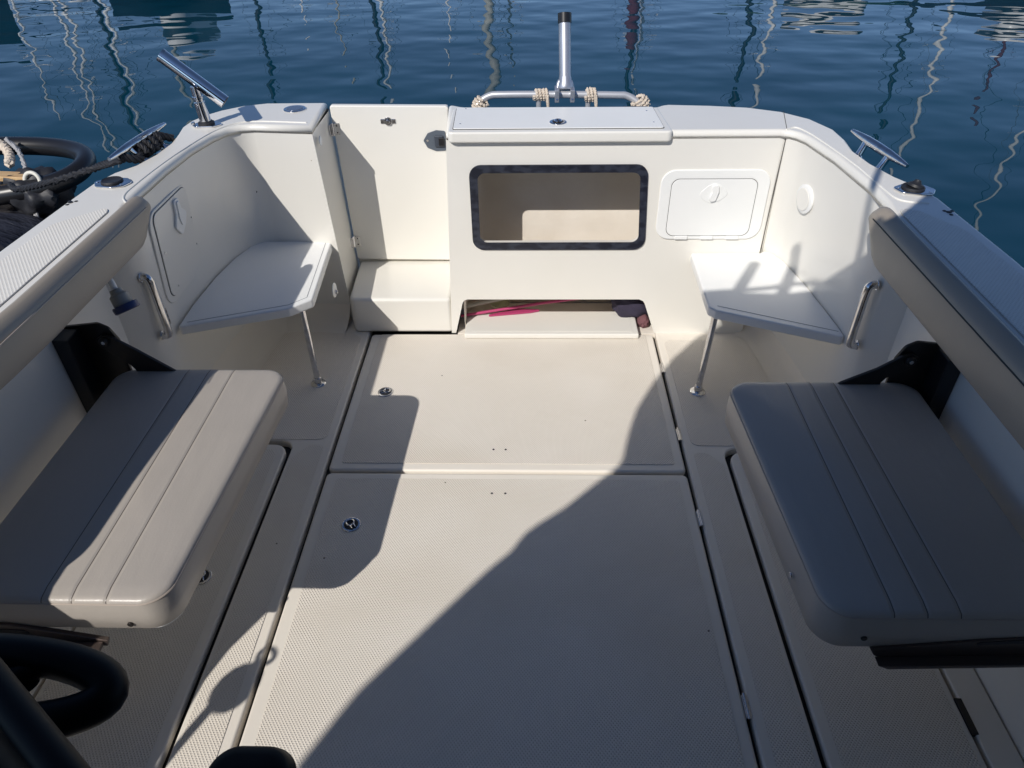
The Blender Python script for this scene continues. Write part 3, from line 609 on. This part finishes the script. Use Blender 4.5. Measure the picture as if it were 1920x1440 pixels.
# ================================================================== rod holder (port quarter)
t = thing('rod_holder', (-1.222, 2.69, .87), 'polished steel rod holder tilted on a short post at the left stern quarter', 'rod holder')
bx, by = -1.222, 2.69
prism('base_flange', fillet([(bx - .055, by - .01), (bx - .03, by - .036), (bx + .035, by - .030), (bx + .06, by), (bx + .03, by + .034), (bx - .03, by + .034)], .014), .8705, .877, steel, t, bev=.002)
link('collar', lathe_bm([(.030, 0), (.030, .006), (.023, .009), (.0225, .012)], (bx, by, .877)), rub, t)
tube('post', [(bx, by, .878), (bx - .006, by + .002, .955)], .0205, steel, t, 20)
tube('swivel', [(bx - .006, by + .002, .958), (bx - .008, by + .002, 1.01)], .017, steel, t, 18)
tube('clamp_band', [(bx - .006, by + .002, .968), (bx - .0065, by + .002, .976)], .021, steel, t, 18)
A = Vector((-1.303, 2.66, 1.123)); B = Vector((-1.121, 2.665, .962))
tb = tube('holder_tube', [A, B], .0235, chrome, t, 28)
dd = (B - A).normalized(); tube('tube_bore', [B - dd * .002, B + dd * .0008], .0205, blk, tb, 24); tube('tube_rim', [A - dd * .004, A + dd * .006], .0245, steel, tb, 24)
disc('bolt', (bx - .045, by - .012, .877), .007, .01, chrome, t)

# ================================================================== stern rail and clamp-on rod holder
rail_m = mat('satin_rail', (.62, .63, .66), .38, .55)
t = thing('stern_rail', (.12, 3.06, .0), 'bent stainless rail standing behind the transom locker', 'rail')
tube('rail_tube', smoothpath([(-.245, 3.02, .60), (-.245, 3.03, .78), (-.225, 3.045, .835), (-.175, 3.06, .868), (-.10, 3.06, .873), (.12, 3.06, .872), (.34, 3.06, .868), (.40, 3.06, .862), (.455, 3.045, .825), (.47, 3.03, .76), (.47, 3.02, .58)], 8), .0145, rail_m, t, 18)
for x in (.03, .235): tube('rail_leg', [(x, 3.06, .86), (x + .01, 3.10, -.06)], .011, rail_m, t, 14)
for x in (-.245, .47): tube('rail_leg', [(x, 3.02, .62), (x, 3.0, -.06)], .0145, rail_m, t, 14)
def knot(c, ax, n_, lab, R_=.0185, bulk=0, tail=True):
    c = Vector(c); ax = Vector(ax).normalized(); u = ax.cross(Vector((0, 0, 1))).normalized() if abs(ax.z) < .9 else Vector((1, 0, 0)); v = ax.cross(u)
    pts = []; N = n_ * 14
    for i in range(N + 1):
        a = 2 * math.pi * i / 14; h = (i / N - .5) * n_ * .0135
        rr_ = R_ + (bulk * math.sin(math.pi * i / N)); pts.append(c + ax * h + (u * math.cos(a) + v * math.sin(a)) * rr_)
    if tail: pts += [pts[-1] + Vector((.004, .002, -.03)), pts[-1] + Vector((.008, .004, -.10)), pts[-1] + Vector((.006, .006, -.20))]
    o = link('rope_lashing', rope_bm(pts, .0074, .028), ropew); tag(o, lab, 'rope', 'cream rope lashings on the stern rail'); return o
knot((.038, 3.06, .872), (1, 0, 0), 4, 'cream rope lashing of four neat turns left of the clamped rod tube')
knot((.243, 3.06, .870), (1, 0, .1), 3, 'cream rope lashing with a loose loop right of the clamped rod tube', .020, .004)
knot((-.212, 3.035, .838), (.6, 0, 1), 4, 'cream rope lashing on the left bend of the stern rail', .021, .008, False)
knot((.449, 3.035, .838), (-.6, 0, 1), 4, 'bulky cream rope lashing on the right bend of the stern rail', .023, .011, False)
t = thing('clamp_rod_holder', (.137, 3.06, .872), 'grey metal rod tube with black end cap clamped upright on the stern rail', 'rod holder')
A = Vector((.139, 3.085, .915)); B = Vector((.133, 3.16, 1.125)); dd = (B - A).normalized()
tube('holder_tube', [A, B], .0245, alu, t, 28); cp = tube('end_cap', [B - dd * .004, B + dd * .032], .0275, blk, t, 28)
disc('cap_bore', B + dd * .032, .021, .001, rub, cp, dd)
for x in (.105, .168):
    c_ = box('clamp_plate', x - .009, x + .009, 3.02, 3.10, .850, .898, alu, t, bev=.002)
    for y, z in ((3.03, .86), (3.085, .89)): disc('bolt', (x, y, z), .006, .012, steel, c_, (0, -1, .6), 10)
tube('yoke', smoothpath([(.108, 3.07, .885), (.115, 3.085, .915), (.137, 3.09, .925), (.160, 3.085, .915), (.166, 3.07, .885)], 5), .010, alu, t, 12)
link('weld', lathe_bm([(.030, 0), (.034, .01), (.027, .03), (.0255, .05)], A - dd * .03, dd), alu, t)

# ================================================================== things stowed in the lower locker
o = box('loose_board', -.285, .462, 2.545, 2.735, .004, .028, gel, None, bev=.006); tag(o, 'loose white board lying in the low opening of the transom locker', 'board'); o2 = skidless = box('board_inlay', -.255, .435, 2.565, 2.70, .028, .0292, gel, o, bev=.0005)
o = tube('pink_rod', [(-.31, 2.68, .036), (.05, 2.73, .072), (.43, 2.77, .105)], .0065, pink); tag(o, 'long pink pole lying in the low transom opening', 'pole')
bm = prism_bm(fillet([(-.23, 2.672), (.0, 2.712), (.06, 2.734), (-.06, 2.745)], .006), .0305, .037); o = link('folded_cloth', bm, pink, bev=.002); tag(o, 'bright pink folded cloth beside the pole on the loose board', 'cloth')
o = link('pale_float', lathe_bm([(.02, 0), (.040, .006), (.044, .014), (.034, .024), (.012, .028)], (-.14, 2.775, .034)), olive); tag(o, 'pale green rounded float behind the pink pole', 'float')
o = tube('grey_pole', [(-.31, 2.70, .07), (.0, 2.75, .12), (.3, 2.78, .16)], .012, mat('greige', (.3, .28, .24), .5)); tag(o, 'grey-brown pole above the pink pole in the locker opening', 'pole')
bm = bmesh.new(); bmesh.ops.create_icosphere(bm, subdivisions=4, radius=1)
for v in bm.verts:
    n_ = math.sin(v.co.x * 5 + 1) * math.cos(v.co.y * 6) * .12 + math.sin(v.co.z * 9 + v.co.x * 7) * .05
    v.co = v.co * (1 + n_); v.co = Vector((.46 + v.co.x * .10, 2.715 + v.co.y * .06, .085 + v.co.z * .075))
o = link('bag', bm, cloth); tag(o, 'dark crumpled bag at the right end of the locker opening', 'bag')
bm = bmesh.new(); bmesh.ops.create_icosphere(bm, subdivisions=3, radius=1)
for v in bm.verts:
    n_ = math.sin(v.co.x * 7) * math.cos(v.co.z * 8) * .15; v.co *= 1 + n_; v.co = Vector((.495 + v.co.x * .028, 2.67 + v.co.y * .04, .02 + v.co.z * .03))
o = link('rag', bm, maroon); tag(o, 'maroon rag hanging below the dark bag in the locker opening', 'cloth')

# ================================================================== shower fitting under the port backrest
t = thing('shower_fitting', (-1.18, 1.72, .66), 'white fitting with a dark blue ring cap below the left backrest', 'fitting')
dd = Vector((.35, -.25, -.8)).normalized(); c = Vector((-1.185, 1.745, .705))
link('body', lathe_bm([(.016, 0), (.018, .012), (.026, .018), (.028, .045), (.026, .05)], c, dd), mat('dull_grey', (.30, .30, .28), .5), t)
link('ring_cap', lathe_bm([(.034, 0), (.036, .004), (.036, .018), (.032, .021), (.026, .021), (.024, .012)], c + dd * .047, dd), blue, t)
tube('hose', smoothpath([c, c - dd * .03, (-1.25, 1.78, .74), (-1.31, 1.80, .74)], 5), .009, plastic, t, 12)

# ================================================================== helm items at the lower left, close to the camera
def near(px, py, pz, z):      # slide a point along its own sight line to another height
    k = (1.70 - z) / (1.70 - pz); return Vector((px * k, py * k, z))
KW = .78
t = thing('steering_wheel', (-.50, .33, 1.10), 'black rounded wheel rim with a small gap, cut off by the lower left corner', 'steering wheel')
cW = Vector((-.497, .332, 1.10)); ax = Vector((.05, -.22, 1)).normalized(); u = Vector((1, 0, -.05)).normalized(); v = ax.cross(u).normalized()
tube('rim', [cW + (u * math.cos(a) * .116 + v * math.sin(a) * .032) for a in [2 * math.pi * k / 48 for k in range(48)]], .0172, nearblk, t, 18, True)
bm = bmesh.new(); bmesh.ops.create_icosphere(bm, subdivisions=4, radius=1)
for q in bm.verts: q.co = cW + Vector((-.052, .010, 0)) + u * q.co.x * .100 + v * q.co.y * .030 + ax * q.co.z * .012
link('hub', bm, nearblk, t)
tube('spoke', [cW - v * .02 - u * .03, cW + v * .026 + u * .055], .011, nearblk, t, 12)
o = tube('black_post', [(-.49, .341, 1.17), (-.30, .204, 1.17)], .0135, nearblk, None, 20); tag(o, 'slanting black tube crossing the lower left corner in front of the wheel', 'tube')
o = tube('black_stanchion', [(-.56, .33, 1.12), (-.36, .19, 1.12)], .034, nearblk, None, 20); tag(o, 'thicker black tube under the slanting one, filling the lower left corner', 'tube')
bm = cushion_bm(-.281, -.205, .190, .303, 1.04, 1.07, .026, .012); o = link('armrest', bm, nearblk); tag(o, 'black rounded pad poking in at the bottom edge, left of centre', 'armrest')

t = thing('shadow_lump', (-1.26, .06, .80), 'unseen dark lump with a ring, added above the low side wall to cast a floor shadow', 'shadow caster')  # unseen shape added only for the shadow it throws on the floor
N0 = Vector((-1.28, .075, .84)); N1 = Vector((-1.20, .215, .78))
tube('body', smoothpath([N0, N0.lerp(N1, .3), N0.lerp(N1, .6), N1], 4), [.02, .035, .045, .05, .05, .045, .038, .03, .024, .02, .018, .016, .015], rub, t, 14)
tube('ring', [N1 + Vector((.02 + .022 * math.cos(a), .03 + .022 * math.sin(a), .0)) for a in [k * math.pi / 8 for k in range(16)]], .006, rub, t, 8, True)
tube('shadow_stem', [(-1.27, .12, .80), (-1.25, .06, .45), (-1.28, .0, .12)], .012, rub, t, 10)

# ================================================================== next boat's gear beyond the port gunwale
nb = thing('neighbouring_boat', (-2.8, 2.9, -.2), 'dark covered stern of the next boat beyond the left gunwale', 'boat')
cover = mat('dark_cover', (.022, .024, .035), .42); bump(cover, noise(cover, 5, 4, stretch=(1, 3, 1)).outputs[0], .06, .9)
prism('hull', fillet([(-4.6, .6), (-2.05, .6), (-2.10, 2.3), (-2.20, 2.95), (-2.30, 3.36), (-2.50, 3.52), (-4.6, 3.52)], .12), -.5, .28, cover, nb, bev=.06, seg=5)
bm = bmesh.new(); bmesh.ops.create_icosphere(bm, subdivisions=5, radius=1)
for v in bm.verts:
    n_ = .09 * math.sin(v.co.x * 6 + v.co.y * 5) + .05 * math.sin(v.co.y * 13 - v.co.x * 4) + .04 * math.sin(v.co.z * 11 + v.co.x * 9)
    v.co *= 1 + n_; v.co = Vector((-2.80 + v.co.x * .60, 2.82 + v.co.y * .50, .27 + v.co.z * .17))
link('cover', bm, cover, nb)
tube('stern_pipe', smoothpath([(-3.4, 3.55, .50), (-2.74, 3.58, .50), (-2.42, 3.55, .50), (-2.22, 3.44, .50), (-2.15, 3.27, .49), (-2.22, 3.14, .47), (-2.45, 3.08, .44), (-2.8, 3.06, .42), (-3.4, 3.04, .42)], 8), .045, blk, nb, 20)
bm = bmesh.new(); bmesh.ops.create_icosphere(bm, subdivisions=4, radius=1)
for v in bm.verts: v.co *= 1 + .12 * math.sin(v.co.x * 5 + 2) * math.cos(v.co.y * 7); v.co = Vector((-2.62 + v.co.x * .16, 3.28 + v.co.y * .12, .38 + v.co.z * .06))
link('seat_pad', bm, mat('pale_pad', (.42, .38, .36), .6), nb)
bm = bmesh.new(); bmesh.ops.create_icosphere(bm, subdivisions=4, radius=1)
for v in bm.verts: v.co *= 1 + .2 * math.sin(v.co.x * 7 + 2) * math.cos(v.co.y * 9); v.co = Vector((-2.33 + v.co.x * .15, 3.17 + v.co.y * .13, .42 + v.co.z * .10))
link('lashed_gear', bm, rub, nb)
o = prism('wooden_slat', [(-3.2, 3.20), (-2.32, 3.10), (-2.32, 3.17), (-3.2, 3.27)], .49, .515, wood, None, bev=.005); tag(o, 'yellow varnished wooden slat on the next boat', 'slat')
o = tube('white_ring', [(-2.285 + .035 * math.cos(a), 3.10 + .01 * math.sin(a), .50 + .035 * math.sin(a)) for a in [k * math.pi / 10 for k in range(20)]], .009, mat('cream_ring', (.7, .68, .6), .5), None, 10, True); tag(o, 'small white ring at the end of the wooden slat', 'ring')
for i, pp in enumerate(([(-3.1, 3.42, .50), (-2.85, 3.50, .55), (-2.66, 3.47, .555), (-2.55, 3.38, .53), (-2.48, 3.26, .52)], [(-2.62, 3.50, .56), (-2.45, 3.32, .52), (-2.28, 3.0, .30), (-2.20, 2.85, .20)])):
    o = link('lashing_line', rope_bm(smoothpath(pp, 12), .022 if i == 0 else .012, .05), ropew if i == 0 else mat('grey_line', (.35, .35, .36), .8))
    tag(o, ('cream rope bundle tied round the black pipe of the next boat', 'thin grey line hanging from the pipe of the next boat')[i], 'rope')

# ================================================================== moored boats across the basin (seen mirrored in the water)
hullw = mat('boat_white', (.75, .75, .73), .3); hulld = mat('boat_navy', (.012, .016, .03), .3); mastw = mat('mast_white', (.80, .80, .78), .3); mastd = mat('mast_dark', (.012, .016, .025), .4)
mastg = mat('mast_grey', (.42, .42, .38), .4); furl = mat('furled_maroon', (.10, .015, .03), .8); orange = mat('orange', (.75, .10, .02), .5); green = mat('boat_green', (.03, .07, .05), .5)
def hull_bm(L_, W_, H_):
    bm = bmesh.new(); rows = []
    for i in range(11):
        f = i / 10; wd = W_ / 2 * (.78 + .22 * math.sin(math.pi * min(1, f * 1.4))) * (1 - max(0, (f - .45) / .55) ** 2.2); sh = H_ * (1 + .25 * f * f)
        rows.append([bm.verts.new(((f - .5) * L_, s * wd * k, z)) for s, k, z in ((-1, 1, sh), (-1, .93, sh * .4), (-1, .7, -.15), (0, 0, -.4), (1, .7, -.15), (1, .93, sh * .4), (1, 1, sh))])
    for A, B in zip(rows, rows[1:]):
        for k in range(6): bm.faces.new((A[k], A[k + 1], B[k + 1], B[k]))
        bm.faces.new((A[6], A[0], B[0], B[6]))
    bm.faces.new(rows[0]); bmesh.ops.remove_doubles(bm, verts=bm.verts, dist=.001); return bm
def place(o, x, y, rot):
    o.location = (x, y, -.22); o.rotation_euler = (0, 0, rot)
def sail(x, y, h, r_, mm, hm, lab, rot, fr=None, lean=0):
    t = bpy.data.objects.new('moored_sailboat', None); COL.objects.link(t); t['label'] = lab; t['category'] = 'sailboat'; t['group'] = 'sailboats across the basin'
    def ch(o): o.parent = t; o.matrix_parent_inverse = Matrix.Identity(4); return o
    ch(link('hull', hull_bm(7.5, 2.4, .9), hm)); ch(link('cabin', prism_bm(rrect(-1.4, 1.4, -.7, .7, .3), .9, 1.35), hullw, bev=.1))
    ch(link('mast', tube_bm([(0, 0, .8), (lean, 0, h)], [r_ * 1.15, r_ * .85], 10), mm)); ch(link('boom', tube_bm([(0, 0, 2), (-3, 0, 2.05)], .07, 8), mm))
    ch(link('spreader', tube_bm([(0, -.6, h * .62), (0, .6, h * .62)], .025, 6), mm))
    for yy in (-1.1, 1.1): ch(link('stay', tube_bm([(0, yy, .9), (0, 0, h * .96)], .007, 5), mastd))
    ch(link('stay', tube_bm([(3.6, 0, 1.0), (0, 0, h * .97)], .012 if not fr else .10, 6), fr or mastd))
    place(t, x, y, rot); return t
M = [(-18.78, 28.34, 7.2, .045, mastw, hullw, 'thin white mast'), (-19.48, 32.62, 10.0, .07, mastw, hullw, 'tall white mast'), (-17.16, 28.19, 8.3, .06, mastw, hulld, 'white mast on a navy hull'),
     (-14.54, 26.24, 6.9, .08, mastd, hulld, 'thick dark mast'), (-17.25, 31.6, 8.3, .075, mastw, hullw, 'stout white mast'), (-17.03, 36.19, 9.1, .13, mastg, hullw, 'grey-green mast with wrapped sail'),
     (-11.87, 33.99, 7.6, .10, mastd, hullw, 'dark mast with grey stays'), (-12.55, 43.22, 6.2, .05, mastw, hullw, 'short white mast'), (-9.57, 38.84, 6.8, .05, mastg, hullw, 'pale slim mast'),
     (-6.83, 34.33, 7.7, .10, mastd, hulld, 'dark mast on a dark hull'), (-7.80, 41.27, 9.3, .08, mastw, hullw, 'tall pale mast behind the dark one'), (-4.58, 43.76, 8.0, .05, mastw, hullw, 'thin mast left of the grey one'),
     (-1.63, 29.96, 6.2, .16, mastg, hullw, 'thick grey mast'), (-.9, 31.0, 5.4, .05, mastg, hullw, 'slim mast beside the thick grey one'), (3.84, 29.75, 4.0, .19, furl, hullw, 'mast wrapped in maroon sail'), (3.97, 30.74, 6.9, .10, mastd, hullw, 'dark mast behind the maroon sail'), (4.35, 31.5, 6.6, .06, mastw, hullw, 'white mast beside the maroon sail'),
     (9.55, 34.71, 8.1, .11, mastd, hullw, 'dark mast right of centre'), (11.55, 38.3, 9.3, .10, mastw, hullw, 'white mast right of centre'), (12.89, 27.09, 6.8, .08, mastd, hulld, 'dark mast at the right'),
     (16.23, 31.01, 9.4, .08, mastw, hullw, 'tall white mast at the right'), (20.7, 34.23, 8.5, .08, furl, hullw, 'reddish mast at the far right'), (16.66, 24.95, 9.8, .06, mastw, hullw, 'white mast nearest on the right')]
for i, (x, y, h, r_, mm, hm, lb) in enumerate(M):
    sail(x, y, h, r_, mm, hm, 'moored sailboat with a %s, mirrored in the water' % lb, R(random.uniform(70, 110)), None)
def motor(x, y, H_, L_, hm, lab, rot, cab=True, extra=None):
    t = bpy.data.objects.new('moored_motorboat', None); COL.objects.link(t); t['label'] = lab; t['category'] = 'motorboat'; t['group'] = 'motorboats across the basin'
    def ch(o): o.parent = t; o.matrix_parent_inverse = Matrix.Identity(4); return o
    ch(link('hull', hull_bm(L_, 2.3, H_), hm))
    if cab:
        ch(link('cabin', prism_bm(rrect(-L_ * .12, L_ * .2, -.8, .8, .3), H_, H_ + .7), hullw, bev=.12)); ch(link('window_band', prism_bm(rrect(-L_ * .121, L_ * .201, -.81, .81, .3), H_ + .3, H_ + .55), mastd, bev=.01))
    for k in range(3 if extra else 0): ch(link('fender', lathe_bm([(.03, 0), (.10, .06), (.11, .3), (.10, .42), (.03, .5)], ((k - 1) * L_ * .22, -1.16, .15), seg=12), extra or hullw))
    place(t, x, y, rot); return t
motor(-11.2, 14.4, .8, 3.0, hulld, 'navy motorboat mirrored at the top left corner', R(5), False)
motor(-6.85, 15.4, .55, 1.9, hulld, 'small dark dinghy with a low white cuddy mirrored near the top left', R(0), True)
motor(10.9, 17.8, .9, 5.0, hulld, 'dark motorboat with white cabin and orange fenders mirrored at the top right', R(-12), True, orange)
motor(13.6, 17.2, 1.1, 5.0, hulld, 'navy cabin boat mirrored in the top right corner', R(-10), True, hullw)
motor(7.6, 21.5, 1.2, 5.5, green, 'dark green motorboat mirrored right of centre', R(4), True, hullw)
motor(16.5, 20.0, 1.2, 6.0, green, 'dark green cruiser beyond the top right corner', R(-15), True, green)
